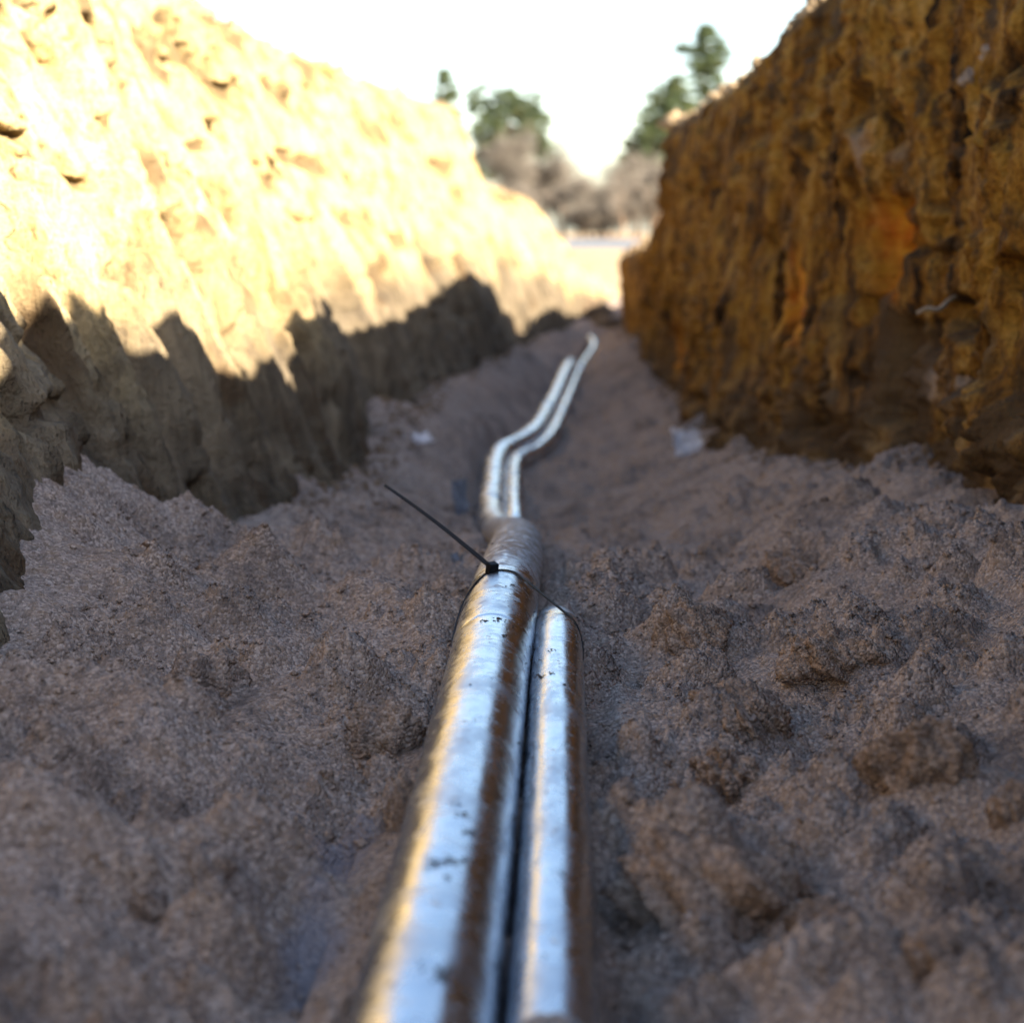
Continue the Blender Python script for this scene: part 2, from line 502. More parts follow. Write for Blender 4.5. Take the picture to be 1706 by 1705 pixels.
# ((pixel where it is seen), half width, half height in pixels, depth in m, colour of the soil laid bare, tilt)
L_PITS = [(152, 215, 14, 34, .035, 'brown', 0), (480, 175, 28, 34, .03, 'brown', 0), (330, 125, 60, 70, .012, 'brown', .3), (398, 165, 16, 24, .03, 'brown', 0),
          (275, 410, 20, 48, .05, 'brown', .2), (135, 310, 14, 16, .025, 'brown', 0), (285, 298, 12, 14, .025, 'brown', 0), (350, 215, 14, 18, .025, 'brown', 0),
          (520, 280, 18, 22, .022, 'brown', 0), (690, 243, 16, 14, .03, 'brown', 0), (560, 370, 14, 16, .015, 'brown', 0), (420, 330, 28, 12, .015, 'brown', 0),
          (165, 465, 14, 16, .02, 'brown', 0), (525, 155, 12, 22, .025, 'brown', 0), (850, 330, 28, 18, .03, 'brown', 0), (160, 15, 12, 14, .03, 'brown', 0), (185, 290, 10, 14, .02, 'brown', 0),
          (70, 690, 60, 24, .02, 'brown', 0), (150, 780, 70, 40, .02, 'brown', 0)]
R_PITS = [(1445, 410, 36, 105, .045, 'orange', -.25), (1470, 380, 26, 60, .02, 'orange', 0), (1585, 530, 34, 40, .075, 'brown', 0), (1435, 175, 34, 40, .045, 'brown', 0), (1440, 240, 60, 50, -.008, 'pale', 0),
          (1690, 80, 40, 60, .06, 'brown', 0), (1280, 225, 14, 34, .03, 'brown', 0), (1680, 190, 20, 24, .03, 'brown', 0), (1130, 590, 26, 60, .03, 'orange', 0), (1120, 270, 12, 40, .03, 'brown', 0),
          (1350, 725, 60, 60, .05, 'brown', 0), (1545, 345, 14, 14, .02, 'brown', 0), (1195, 690, 30, 24, .03, 'brown', 0), (1470, 560, 36, 40, .02, 'brown', 0),
          (1480, 600, 24, 110, .025, 'brown', 0), (1300, 500, 20, 90, .012, 'orange', 0), (1640, 700, 60, 70, -.03, 'none', 0), (1360, 40, 24, 40, .03, 'brown', 0), (1570, 640, 40, 50, -.004, 'pale', 0)]
_pr = np.random.default_rng(5)
for _ in range(170):
    _x = _pr.uniform(0, 770); _y = _pr.uniform(max(0, .42 * (_x - 330)) + 12, 470) if _pr.random() < .6 else max(0, .42 * (_x - 330)) + _pr.uniform(12, 130)
    _w = _pr.uniform(5, 13)
    L_PITS.append((_x, _y, _w, _w * _pr.uniform(1.2, 3.2), .009 + .0008 * _w, 'brown', _pr.uniform(-.3, .5)))
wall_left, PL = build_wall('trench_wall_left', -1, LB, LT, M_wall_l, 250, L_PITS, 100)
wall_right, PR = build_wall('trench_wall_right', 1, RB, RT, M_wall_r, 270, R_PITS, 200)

# ------------------------------------------------------------------ pipes: centre lines
PA = np.array([(-.056, -1.2, -.285), (-.060, .2, -.285), (-.0625, .5, -.285), (-.071, .9, -.284), (-.0735, 1.08, -.284), (-.076, 1.25, -.297), (-.092, 1.55, -.345), (-.138, 1.95, -.425),
               (-.178, 2.3, -.476), (-.205, 2.7, -.489), (-.219, 2.98, -.493), (-.214, 3.14, -.495), (-.187, 3.28, -.498), (-.163, 3.45, -.50), (-.145, 4.2, -.522), (-.117, 5.95, -.565), (-.108, 6.2, -.63)])
PB = np.array([(-.010, -1.2, -.291), (-.014, .2, -.291), (-.0165, .5, -.291), (-.0265, .9, -.291), (-.029, 1.0, -.293), (-.034, 1.10, -.315), (-.045, 1.3, -.37), (-.085, 1.75, -.44), (-.125, 2.15, -.49),
               (-.140, 2.34, -.486), (-.163, 2.7, -.494), (-.176, 2.95, -.50), (-.170, 3.08, -.503), (-.148, 3.18, -.507), (-.121, 3.40, -.509), (-.102, 4.2, -.531), (-.073, 5.95, -.572), (-.030, 6.9, -.575), (-.028, 7.15, -.57), (-.055, 7.5, -.575), (-.11, 8.0, -.70)])
for A in (PA, PB):
    A[:, 2] += CAMZ
PA[:, 1] *= K; PB[:, 1] *= K
PA[:, 2] += .002
PB[:6, 2] += .003
PB[9:, 2] += .006; PB[9:, 0] -= .0015
RA, RB_ = 0.0270, 0.0175


def spline(P, step):
    """Catmull-Rom through P, resampled about every step (coarser with distance)"""
    Q = np.vstack([2 * P[0] - P[1], P, 2 * P[-1] - P[-2]])
    out = []
    for i in range(1, len(Q) - 2):
        p0, p1, p2, p3 = Q[i - 1:i + 3]
        L = np.linalg.norm(p2 - p1)
        d01, d12, d23 = (max(np.linalg.norm(b - a), 1e-6) ** .5 for a, b in ((p0, p1), (p1, p2), (p2, p3)))
        m1 = (p1 - p0) / d01 - (p2 - p0) / (d01 + d12) + (p2 - p1) / d12
        m2 = (p2 - p1) / d12 - (p3 - p1) / (d12 + d23) + (p3 - p2) / d23
        m1 *= d12; m2 *= d12
        n = max(2, int(L / (step * max(1, p1[1] / K))))
        t = np.linspace(0, 1, n, endpoint=False)[:, None]
        out.append((2 * t ** 3 - 3 * t ** 2 + 1) * p1 + (t ** 3 - 2 * t ** 2 + t) * m1 + (-2 * t ** 3 + 3 * t ** 2) * p2 + (t ** 3 - t ** 2) * m2)
    out.append(P[-1:])
    return np.vstack(out)


CA, CB = spline(PA, 0.0035), spline(PB, 0.0035)


def fx(C, Y, k):
    return np.interp(Y, C[:, 1], C[:, k])


# ------------------------------------------------------------------ floor
fr = K * np.concatenate([np.arange(-3, 0.36, 0.03), 0.36 * np.exp(np.arange(0, math.log(14 / 0.36), 0.0034)), [14.0]])
NC = 520
lx = smooth_interp(fr, LB[0], LB[1], .05) - 0.07; lz = smooth_interp(fr, LB[0], LB[2], .05)
rx = smooth_interp(fr, RB[0], RB[1], .05) + 0.08; rz = smooth_interp(fr, RB[0], RB[2], .05)
fz = smooth_interp(fr, FZ[0], FZ[2], .05)
FY = fr[:, None] * np.ones((1, NC))
t = np.linspace(0, 1, NC)[None, :]
FX = lx[:, None] + (rx - lx)[:, None] * t
dl = np.clip((FX - lx[:, None] - 0.07) / 0.26, 0, 1); dr = np.clip((rx[:, None] - 0.08 - FX) / 0.30, 0, 1)
FH = fz[:, None] + (lz - fz)[:, None] * (1 - sstep(0, 1, dl)) + (rz - fz)[:, None] * (1 - sstep(0, 1, dr))
wx = FX + 0.02 * fbm(FX * 9, FY * 9, 2, 70); wy = FY + 0.03 * fbm(FX * 7, FY * 7, 2, 75)
amp = 1 - 0.6 * sstep(11, 14, FY / K)
lump = np.zeros_like(FX); lumpm = np.zeros_like(FX)
lr = np.random.default_rng(77)
wob = 0.22 * fbm(FX * 42, FY * 50, 3, 90) + 0.28 * fbm(FX * 15, FY * 16, 2, 93)


def add_lump(x, y, rx_, ry_, hgt, lean=0.0):
    i0, i1 = np.searchsorted(fr, (y - 1.7 * ry_, y + 1.7 * ry_))
    if i1 - i0 < 2: return
    sl = slice(i0, i1)
    a = (FX[sl] - x) / rx_; b = (FY[sl] - y) / ry_
    r = np.sqrt(a * a + b * b) * (1 + wob[sl]) + lean * a
    k = sstep(1.2, 0.1 if hgt < 0 else 0.25, r)
    if hgt > 0:
        lump[sl] = np.maximum(lump[sl], hgt * k * (1 + .25 * wob[sl])); lumpm[sl] = np.maximum(lumpm[sl], k)
    else:
        lump[sl] += hgt * k * (lump[sl] < .004)


for _ in range(260):      # hollows pressed into the sand
    y = K * 0.45 * math.exp(lr.uniform(0, 2.6)); x = lr.uniform(-.36, .34)
    r = lr.uniform(.03, .075) * max(1, y / K) ** .4
    add_lump(x, y, r, r * lr.uniform(.4, .9), -r * lr.uniform(.35, .65))
for _ in range(760):      # crumbled lumps
    y = K * 0.45 * math.exp(lr.uniform(0, 2.7)); x = lr.uniform(-.34, .34)
    if x < -.1 and lr.random() < .25: continue
    r = min(.034, .0095 * math.exp(abs(lr.normal(0, .75)))) * max(1, y / K) ** .4
    add_lump(x, y, r, r * lr.uniform(.5, .95), r * lr.uniform(.5, .9) * (1.0 if y < 1.5 * K else .55), lr.uniform(-.2, .3))
n1 = fbm(wx * 7.0, wy * 8.0, 3, 1)
rough_patch = np.clip(0.08 + 0.8 * lumpm + 0.55 * sstep(0.0, 0.4, fbm(FX * 6, FY * 4, 2, 60)), 0, 1)
relief = 0.024 * n1 + lump + 0.006 * rough_patch * fbm(wx * 34, wy * 34, 2, 12)
grain = (.25 + .75 * rough_patch) * (0.0085 * np.abs(fbm(FX * 75, FY * 62, 2, 20)) + 0.0028 * np.abs(pn(FX * 170, FY * 130, 25))) + 0.0008 * pn(FX * 240, FY * 190, 30)
FH = FH + (relief + grain) * amp
# a heap of run-out sand on the left and a ridge beside the pipes
def mound(px, py, Y, hgt, sx, sy):
    c = at(px, py, Y)
    return hgt * np.exp(-((FX - c[0]) / sx) ** 2 - ((FY - c[1]) / (sy * K)) ** 2)


for m in [(20, 900, 1.12, .09, .09, .16), (180, 960, 1.2, .035, .06, .10), (450, 800, 1.9, .075, .06, .15), (330, 995, 1.25, .042, .03, .035), (640, 1060, 1.1, .034, .045, .03), (420, 1060, 1.12, .026, .035, .025), (150, 1090, 1.0, .03, .05, .03), (480, 1240, .86, .022, .05, .022), (230, 1290, .79, .020, .05, .02), (380, 1480, .65, .016, .04, .016), (120, 1520, .62, .016, .04, .016), (1120, 1440, .66, .016, .05, .04), (640, 755, 2.6, .06, .06, .2), (1500, 1000, 1.2, .02, .08, .07), (590, 1195, .89, .024, .03, .02), (1020, 990, 1.2, .014, .02, .06), (1330, 900, 1.5, .03, .07, .07)]:
    FH = FH + mound(*m)
for m in [(560, 1400, .70, -.016, .025, .05), (520, 1540, .61, -.014, .022, .04), (390, 1150, .97, -.026, .04, .022), (250, 1190, .9, -.020, .04, .02), (560, 1130, .98, -.018, .035, .02), (420, 1350, .74, -.016, .04, .018), (180, 1400, .70, -.016, .04, .018), (1500, 1130, 1.0, -.012, .06, .03), (1380, 1340, .74, -.010, .08, .03)]:
    FH = FH + mound(*m)
nz = 0.7 * fbm(FX * 14, FY * 11, 3, 81)
for C, r, y0, y1 in ((CA, RA, -9, 6.1 * K), (CB, RB_, -9, 1.03 * K), (CB, RB_, 2.2 * K, 7.6 * K)):
    xc, zc = fx(C, FY, 0), fx(C, FY, 2)
    dx = np.abs(FX - xc)
    on = (FY > y0) & (FY < y1)
    cap = np.where(dx < r * 0.9, np.minimum(zc - (0.25 + 0.55 * nz) * r, zc - .45 * r), zc - (0.05 + 0.7 * nz) * r + np.clip(dx - r, 0, 9) * (2.4 + 1.2 * nz)) + 0.3 * (1 - sstep(y0 - .06, y0 + .02, FY) * sstep(y1 + .06, y1 - .02, FY))
    FH = np.minimum(FH, cap)
    lift = np.where(on & (FY < y1 - .05) & (dx < 2.2 * r), zc - 0.93 * r - np.clip(dx - r, 0, 9) * .5, -9)
    FH = np.maximum(FH, lift)
# dark gap along the pipes on the right
xr = fx(CB, FY, 0) + RB_
FH -= 0.016 * np.exp(-((FX - xr - 0.011) / 0.008) ** 2) * sstep(1.03 * K, .93 * K, FY) * np.clip(0.55 + 1.2 * pn(FY * 6, FX * 2, 91), 0, 1)
FP = np.stack([FX, FY, FH], -1)
FQX, FQY = proj(FP)
FVIS = FY > 0.36 * K


def floor_at(px, py):
    dd = np.where(FVIS, (FQX - px) ** 2 + (FQY - py) ** 2, 1e12)
    i, j = np.unravel_index(np.argmin(dd), dd.shape)
    return FP[i, j].copy()


CLODS = [
    (1160, 1035, 135, 125, 1, 'steep peaked clod of sand right of the cable tie', .2),
    (1385, 1070, 190, 110, 2, 'broad brown clod beyond the peaked clod, towards the right wall', .5),
    (1240, 1165, 190, 95, 3, 'low clod with a dark crumbled back, nearest in line before the peaked clod', .9),
    (1215, 1275, 150, 90, 4, 'small rough clod in the hollow midway between thin pipe and right edge', 1.4),
    (1545, 1245, 230, 130, 5, 'wide dark crumbly clod at the right, lying on smooth sand', 2.2),
    (1180, 1440, 330, 170, 6, 'largest blurred sand lump in the foreground, right beside the thin pipe', .3),
    (1575, 1575, 170, 90, 7, 'blurred small clod at the lower right, beyond the dark hollow', 1.1),
    (1370, 1530, 170, 100, 8, 'blurred clod just right of the largest foreground lump', 1.9),
    (335, 1425, 110, 70, 9, 'lone dark clod on the sand left of the thick pipe', .6),
    (672, 1330, 62, 130, 10, 'orange-brown clod leaning against the left flank of the thick pipe', .1),
    (620, 1215, 150, 95, 11, 'dark-sided clod just left of the thick pipe, beyond the leaning clod', 2.8),
    (345, 1130, 160, 85, 12, 'bluish shaded clod in the sand hollow on the left', 3.3),
    (1690, 1330, 90, 90, 13, 'ochre clod cut by the right edge of the picture', 1.0),
    (255, 935, 150, 80, 14, 'clod at the foot of the left wall, at the toe of the slump', .8),
    (1330, 935, 110, 70, 15, 'ochre clod in the middle distance below the right wall', .4),
    (250, 1500, 90, 55, 16, 'small blurred clod near the lower left corner', 1.7),
]
CLOD_AT = [floor_at(px, py + h * 0.35) for (px, py, w, h, sd, lab, rt) in CLODS]
skirt = np.zeros_like(FH)
for p, (px, py, w, h, sd, lab, rt) in zip(CLOD_AT, CLODS):   # crumbled sand heaped round each clod
    W = w / ppm(p[1]) / 2; H = h / ppm(p[1]) / 2
    r = np.sqrt(((FX - p[0] - .25 * W) / (1.7 * W)) ** 2 + ((FY - p[1]) / (1.3 * W)) ** 2) * (1 + 0.9 * wob)
    skirt = np.maximum(skirt, .32 * H * sstep(1.05, .2, r) * (1 + .5 * wob))
guard = np.ones_like(FH)
for C, r in ((CA, RA), (CB, RB_)):
    guard = guard * sstep(r * 1.0, r * 2.2, np.abs(FX - fx(C, FY, 0)))
FH = FH + skirt * guard + .004 * sstep(0, .01, skirt) * guard * np.abs(fbm(FX * 60, FY * 60, 2, 22))
FP = np.stack([FX, FY, FH], -1)
fme = raw_mesh('trench_floor', FP.reshape(-1, 3), grid_faces(len(fr), NC), M_sand)
silt = np.zeros_like(FX)
for (px, py, Y_, sx, sy) in [(562, 1400, .70, .016, .045), (515, 1545, .61, .016, .035)]:
    c_ = at(px, py, Y_)
    rr_ = np.sqrt(((FX - c_[0]) / sx) ** 2 + ((FY - c_[1]) / (sy * K)) ** 2) + .3 * fbm(FX * 40, FY * 30, 2, 3)
    silt = np.maximum(silt, .5 * sstep(1.3, .5, rr_))
attr(fme, 'silt', silt)
floor = obj('trench_floor', fme)
tag(floor, kind='structure')
def wall_at(P, px, py):
    qx, qy = proj(P)
    dd = np.where(P[..., 1] > 0.5 * K, (qx - px) ** 2 + (qy - py) ** 2, 1e12)
    i, j = np.unravel_index(np.argmin(dd), dd.shape)
    return P[i, j]


# ------------------------------------------------------------------ open ground
NG = 46
off = np.concatenate([np.linspace(0, 1.2, 22), 1.2 * np.exp(np.linspace(0.12, math.log(260 / 1.2), NG - 22))])
far_rows = K * np.concatenate([np.arange(14.6, 60, 1.5), np.geomspace(62, 600, 24)])
GZ = -0.60 + CAMZ
ZL = np.concatenate([PL[:, -1, 2], np.full(len(far_rows), GZ)]); XL = np.concatenate([PL[:, -1, 0], np.full(len(far_rows), PL[-1, -1, 0])])
ZR = np.concatenate([PR[:, -1, 2], np.full(len(far_rows), GZ)]); XR = np.concatenate([PR[:, -1, 0], np.full(len(far_rows), PR[-1, -1, 0])])
GY = np.concatenate([ROWS, far_rows])


def strip(X0, Z0, sgn):
    gx = X0[:, None] + sgn * off[None, :]
    gy = GY[:, None] * np.ones((1, NG))
    k = sstep(0, 0.5, off)[None, :]
    bank = np.interp(GY, ROWS, np.interp(ROWS, LT[0], LT[2]) if sgn < 0 else np.interp(ROWS, RT[0], RT[2]))
    bank = np.where(GY > 14 * K, GZ, bank)[:, None]
    z = Z0[:, None] * (1 - k) + bank * k
    flat = 1 - sstep(22 * K, 40 * K, gy)
    z = z + flat * sstep(0, .08, off)[None, :] * (0.018 * fbm(gx * 7, gy * 7, 4, 300) + 0.02 * np.abs(fbm(gx * 2.2, gy * 2.2, 3, 310)))
    return np.stack([gx, gy, z], -1)


GL, GR = strip(XL, ZL, -1), strip(XR, ZR, 1)
nL = GL.shape[0] * NG
V = np.vstack([GL.reshape(-1, 3), GR.reshape(-1, 3)])
f1 = grid_faces(len(GY), NG, flip=True)
f2 = grid_faces(len(GY), NG) + nL
n0 = len(ROWS) - 1
ii = np.arange(n0, len(GY) - 1)
f3 = np.stack([ii * NG, ii * NG + nL, (ii + 1) * NG + nL, (ii + 1) * NG], -1)
ground = obj('ground', raw_mesh('ground', V, np.vstack([f1, f2, f3]), M_ground))
tag(ground, kind='structure')
rv = [(-120, 47 * K, GZ + .006), (120, 52 * K, GZ + .006), (120, 118 * K, GZ + .006), (-120, 110 * K, GZ + .006)]
tag(obj('road', raw_mesh('road', np.array(rv), np.array([[0, 1, 2, 3]]), M_road)), kind='structure')


# ------------------------------------------------------------------ sweeps
def sweep(name, C, rad, mat, seg=48, rib=0.0, dust_shade=None, parent=None, arc0=0.0, seed=0):
    T = np.gradient(C, axis=0); T /= np.linalg.norm(T, axis=1)[:, None]
    up = np.array([0, 0, 1.0])
    Sd = np.cross(T, up); Sd /= np.linalg.norm(Sd, axis=1)[:, None]
    U = np.cross(Sd, T)
    s = np.concatenate([[0], np.cumsum(np.linalg.norm(np.diff(C, axis=0), axis=1))]) + arc0
    a = np.linspace(0, 2 * np.pi, seg + 1)
    rr = rad if np.ndim(rad) else np.full(len(C), rad)
    ca, sa = np.cos(a), np.sin(a)
    g = rib * (fbm(s[:, None] * 26 + 0 * a, np.cos(a)[None, :] * 0.9 + 2, 2, seed) + 0.7 * fbm(s[:, None] * 9, sa[None, :] * 1.6 + ca[None, :], 2, seed + 4))
    far = sstep(1.6, 3.0, C[:, 1] / K)[:, None]
    g = g * (1 + 5.0 * far)
    dent = 0.0009 * np.clip(fbm(s[:, None] * 11, 1.3 * ca[None, :] + 5, 2, seed + 9) - .35, 0, 1) + .0005 * np.clip(pn(s[:, None] * 37, 2 * sa[None, :] + 2 * ca[None, :], seed + 11) - .3, 0, 1)
    g = g - (dent * 0.7 if rib else 0)
    if rib: rr = rr * (1 - .05 * far[:, 0])
    r2 = rr[:, None] + g
    P = C[:, None, :] + r2[..., None] * (ca[None, :, None] * Sd[:, None, :] + sa[None, :, None] * U[:, None, :])
    n, m = P.shape[:2]
    P[:, -1] = P[:, 0]
    me = raw_mesh(name, P.reshape(-1, 3), grid_faces(n, m, flip=True), mat)
    uvl = me.uv_layers.new(name='sweep')
    idx = np.empty(len(me.loops), np.int32); me.loops.foreach_get('vertex_index', idx)
    uv = np.stack([np.repeat(s, m), np.tile(np.linspace(0, 1, m), n)], -1)[idx]
    uvl.data.foreach_set('uv', np.ascontiguousarray(uv, np.float32).ravel())
    if dust_shade is not None:
        attr(me, 'dust_shade', dust_shade(P))
    return obj(name, me, parent)


def dust_shadeA(P):
    y = P[..., 1] / K
    d = 0.50 * sstep(1.03, 1.16, y) * sstep(2.12, 1.85, y) + 0.10 * sstep(0.88, 1.0, y) * sstep(1.2, 1.05, y)
    lo = sstep(0.45, -0.6, (P[..., 2] - fx(CA, y * K, 2)) / RA)  # flank dust, strengthened to paint in dark shading between the pipes
    return d + 0.42 * lo + 0.10 * sstep(2.2, 2.6, y)


def dust_shadeB(P):
    y = P[..., 1] / K
    lo = sstep(0.15, -0.6, (P[..., 2] - fx(CB, y * K, 2)) / RB_)
    return 0.55 * sstep(.450, .456, y) * sstep(.474, .468, y) + 0.5 * sstep(.99, 1.06, y) * sstep(2.3, 2.2, y) + 0.36 * lo  # narrow near band paints in a break of the highlight


def part_of(C, y0, y1):
    k = (C[:, 1] >= y0 * K) & (C[:, 1] <= y1 * K)
    return C[k]


def flared(C, r, lip=0.0012):
    n = len(C)
    rr = np.full(n, r)
    rr[0] = r - lip; rr[-1] = r - lip
    return rr


big = empty('insulated_pipe', (CA[0][0], 0.5 * K, CA[0][2] - RA))
tag(big, 'thick silver foil pipe on the left of the pair, speckled with dirt', 'pipe', 'pipes laid along the trench')
small = empty('insulated_pipe', (CB[0][0], 0.5 * K, CB[0][2] - RB_))
tag(small, 'thinner silver foil pipe lying right of the thick pipe', 'pipe', 'pipes laid along the trench')


def local(o, parent):
    o.matrix_parent_inverse = Matrix.Translation(-Vector(parent.location))
    return o


local(sweep('pipe_body', CA, RA, M_foil, 56, 0.00019, dust_shadeA, big, seed=400), big)
local(sweep('pipe_body', CB, RB_, M_foil, 44, 0.00018, dust_shadeB, small, seed=430), small)
for (y0, y1) in ((0.925, 1.06), (2.42, 2.47), (3.98, 4.1), (5.75, 5.98)):
    c = part_of(CA, y0, y1)
    if len(c) > 2:
        local(sweep('foil_tape_band', c, flared(c, RA + (.0006 if y0 < 2 else .002), .0007), M_foil if y0 < 2 else M_tape, 56, 0.0003, dust_shadeA, big, arc0=3.3, seed=450), big)
for (y0, y1) in ((3.02, 3.2), (4.02, 4.12), (5.6, 5.9)):
    c = part_of(CB, y0, y1)
    if len(c) > 2:
        local(sweep('foil_tape_band', c, flared(c, RB_ + .002), M_tape, 44, 0.0003, None, small, seed=455), small)

# ------------------------------------------------------------------ cable tie
def box_mesh(bm, size, mat4):
    bmesh.ops.create_cube(bm, size=1.0, matrix=mat4 @ Matrix.Diagonal((*size, 1)))


def ribbon(name, P, Nn, w, th, mat, parent, taper=None):
    P = np.asarray(P, float); Nn = np.asarray(Nn, float)
    T = np.gradient(P, axis=0); T /= np.linalg.norm(T, axis=1)[:, None]
    Nn = Nn - (Nn * T).sum(1)[:, None] * T
    Nn /= np.linalg.norm(Nn, axis=1)[:, None]
    W = np.cross(T, Nn)
    ws = (taper if taper is not None else np.ones(len(P)))[:, None] * w / 2
    q = np.stack([P + W * ws, P + W * ws + Nn * th, P - W * ws + Nn * th, P - W * ws], 1)
    n = len(P)
    fc = grid_faces(n, 4, wrap=True)
    caps = np.array([[0, 1, 2, 3], [(n - 1) * 4 + 3, (n - 1) * 4 + 2, (n - 1) * 4 + 1, (n - 1) * 4]])
    me = raw_mesh(name, q.reshape(-1, 3), np.vstack([fc, caps]), mat, smooth=False)
    return obj(name, me, parent)


tie_loc = np.array([fx(CA, 1.05 * K, 0), 1.0 * K, fx(CA, 1.0 * K, 2) - RA])
tie = empty('cable_tie', tie_loc)
tag(tie, 'black plastic cable tie strapped round both pipes, its long tail sticking up left', 'cable tie')
aL = np.array([fx(CA, 1.03 * K, 0), fx(CA, 1.03 * K, 2)]); aR = np.array([fx(CB, 1.0 * K, 0), fx(CB, 1.0 * K, 2)])
pts, nrm = [], []
g = 0.0009
ang = math.atan2(aR[1] - aL[1], aR[0] - aL[0]); D = np.linalg.norm(aR - aL)
be = math.acos((RA - RB_) / D)
for k in np.linspace(ang + be, ang + 2 * math.pi - be, 60):
    pts.append(aL + (RA + g) * np.array([math.cos(k), math.sin(k)])); nrm.append((math.cos(k), math.sin(k)))
for k in np.linspace(ang - be, ang + be, 30):
    pts.append(aR + (RB_ + g) * np.array([math.cos(k), math.sin(k)])); nrm.append((math.cos(k), math.sin(k)))
pts.append(pts[0]); nrm.append(nrm[0])
pts = np.array(pts); nrm = np.array(nrm)
zt = aL[1] + RA + g
yy = 0.965 * K + 0.080 * K * np.clip((pts[:, 1] - (aL[1] - .002)) / (zt - aL[1]), -.15, 1) ** 1
cz = fx(CA, yy, 2) - fx(CA, 1.03 * K, 2)
P3 = np.stack([pts[:, 0], yy, pts[:, 1] + cz * (pts[:, 1] > aL[1])], -1)
N3 = np.stack([nrm[:, 0], 0 * yy, nrm[:, 1]], -1)
local(ribbon('strap', P3, N3, .0031, .0010, M_black, tie), tie)
_hy = 1.043 * K
hp = Vector((fx(CA, _hy, 0) + (RA + .0035) * math.cos(R(103)), _hy, fx(CA, _hy, 2) + (RA + .0035) * math.sin(R(103))))
tp = Vector(at(642, 810, 1.13))
bm = bmesh.new()
dirv = (tp - hp).normalized()
q = dirv.to_track_quat('X', 'Y').to_matrix().to_4x4()
M4 = Matrix.Translation(hp) @ q
box_mesh(bm, (.0066, .0092, .0080), M4)
box_mesh(bm, (.0040, .0070, .0094), M4 @ Matrix.Translation((.0005, 0, .0004)))
bmesh.ops.bevel(bm, geom=bm.edges[:], offset=.0006, segments=2, affect='EDGES')
me = bpy.data.meshes.new('head'); bm.to_mesh(me); bm.free(); me.materials.append(M_black)
local(obj('head', me, tie), tie)
k = np.linspace(0, 1, 30)[:, None]
tail = np.array(hp) + k * np.array(tp - hp) + np.array([0, 0, .002]) * np.sin(k * math.pi)
local(ribbon('tail', tail, np.tile([[0.1, -0.8, 0.6]], (30, 1)), .0034, .0013, M_black, tie, np.linspace(1, .55, 30)), tie)

# ------------------------------------------------------------------ clods and stones
def fib_sphere_mesh(name, sub, mat, radii, seed, rough=0.28, flat=0.0, angular=0.5):
    bm = bmesh.new()
    bmesh.ops.create_icosphere(bm, subdivisions=sub, radius=1)
    V = np.array([v.co[:] for v in bm.verts])
    rs = np.random.default_rng(seed)
    r = np.ones(len(V))
    for _ in range(9):                       # broken faces
        n = rs.normal(size=3); n /= np.linalg.norm(n)
        d = rs.uniform(0.55, 0.95)
        h = V @ n
        r = np.where(h * r > d, (1 - angular) * r + angular * d / np.maximum(h, .2), r)
    o = rs.uniform(0, 50, 2)
    n1 = fbm(V[:, 0] * 2.2 + V[:, 2] * 1.3 + o[0], V[:, 1] * 2.2 - V[:, 2] * 1.1 + o[1], 3, seed % 90)
    n2 = fbm(V[:, 0] * 8 - V[:, 2] * 5 + o[1], V[:, 1] * 8 + V[:, 2] * 6 + o[0], 3, seed % 70)
    n3 = fbm(V[:, 0] * 19 - V[:, 2] * 13 + o[1], V[:, 1] * 19 + V[:, 2] * 15 + o[0], 2, seed % 50)
    r = r * (1 + rough * n1 + rough * 0.45 * np.abs(n2) + rough * .22 * np.abs(n3))
    V = V * r[:, None] * np.array(radii)
    for v, c in zip(bm.verts, V): v.co = c
    for f in bm.faces: f.smooth = True
    me = bpy.data.meshes.new(name); bm.to_mesh(me); bm.free()
    me.materials.append(mat)
    return me


def clod(base, px, py, wpx, hpx, seed, label, mat=M_clod, sub=5, name='sand_clod', group='loose clods on the trench floor', cat='clod', rot=0.0):
    p = base
    w = wpx / ppm(p[1]) / 2; h = hpx / ppm(p[1]) / 2
    o = obj(name, fib_sphere_mesh(name, sub, mat, (w, w * 0.85, h), seed))
    o.location = (p[0], p[1], p[2] + h * 0.22)
    o.rotation_euler = (rot * .3, rot * .2, rot)
    tag(o, label, cat, group)
    return o


for p, (px, py, w, h, sd, lab, rt) in zip(CLOD_AT, CLODS):
    clod(p, px, py, w, h, sd * 13 + 5, lab, rot=rt, mat=M_clod if sd not in (9, 12, 11, 14, 16) else M_sand)

RIM = [(1205, 128, 3.3, 60, 34, 'sunlit tan clod on the right bank edge below the tall pine'),
       (1160, 165, 3.8, 48, 30, 'sunlit clod on the right bank edge, next beyond the one below the tall pine'),
       (1130, 192, 4.25, 36, 26, 'small sunlit clod at the far end of the high right bank edge'),
       (1340, 4, 2.36, 70, 56, 'dark clod overhanging the right bank edge at the top of the picture'),
       (1062, 392, 6.0, 44, 34, 'sunlit clod on the low far end of the right bank'),
       (1082, 372, 5.6, 30, 26, 'smaller sunlit clod tucked against the far end of the right bank')]
for (px, py, Y, w, h, lab) in RIM:
    Y = Y * K
    x = float(np.interp(Y, ROWS, PR[:, -1, 0])); z = float(np.interp(Y, ROWS, PR[:, -1, 2]))
    ww, hh = w / ppm(Y) / 2, h / ppm(Y) / 2
    o = obj('sand_clod', fib_sphere_mesh('sand_clod', 4, M_ground, (ww, ww, hh), int(px)))
    o.location = (x + ww * .5, Y, z + hh * .25)
    tag(o, lab, 'clod', 'clods on the bank edges')

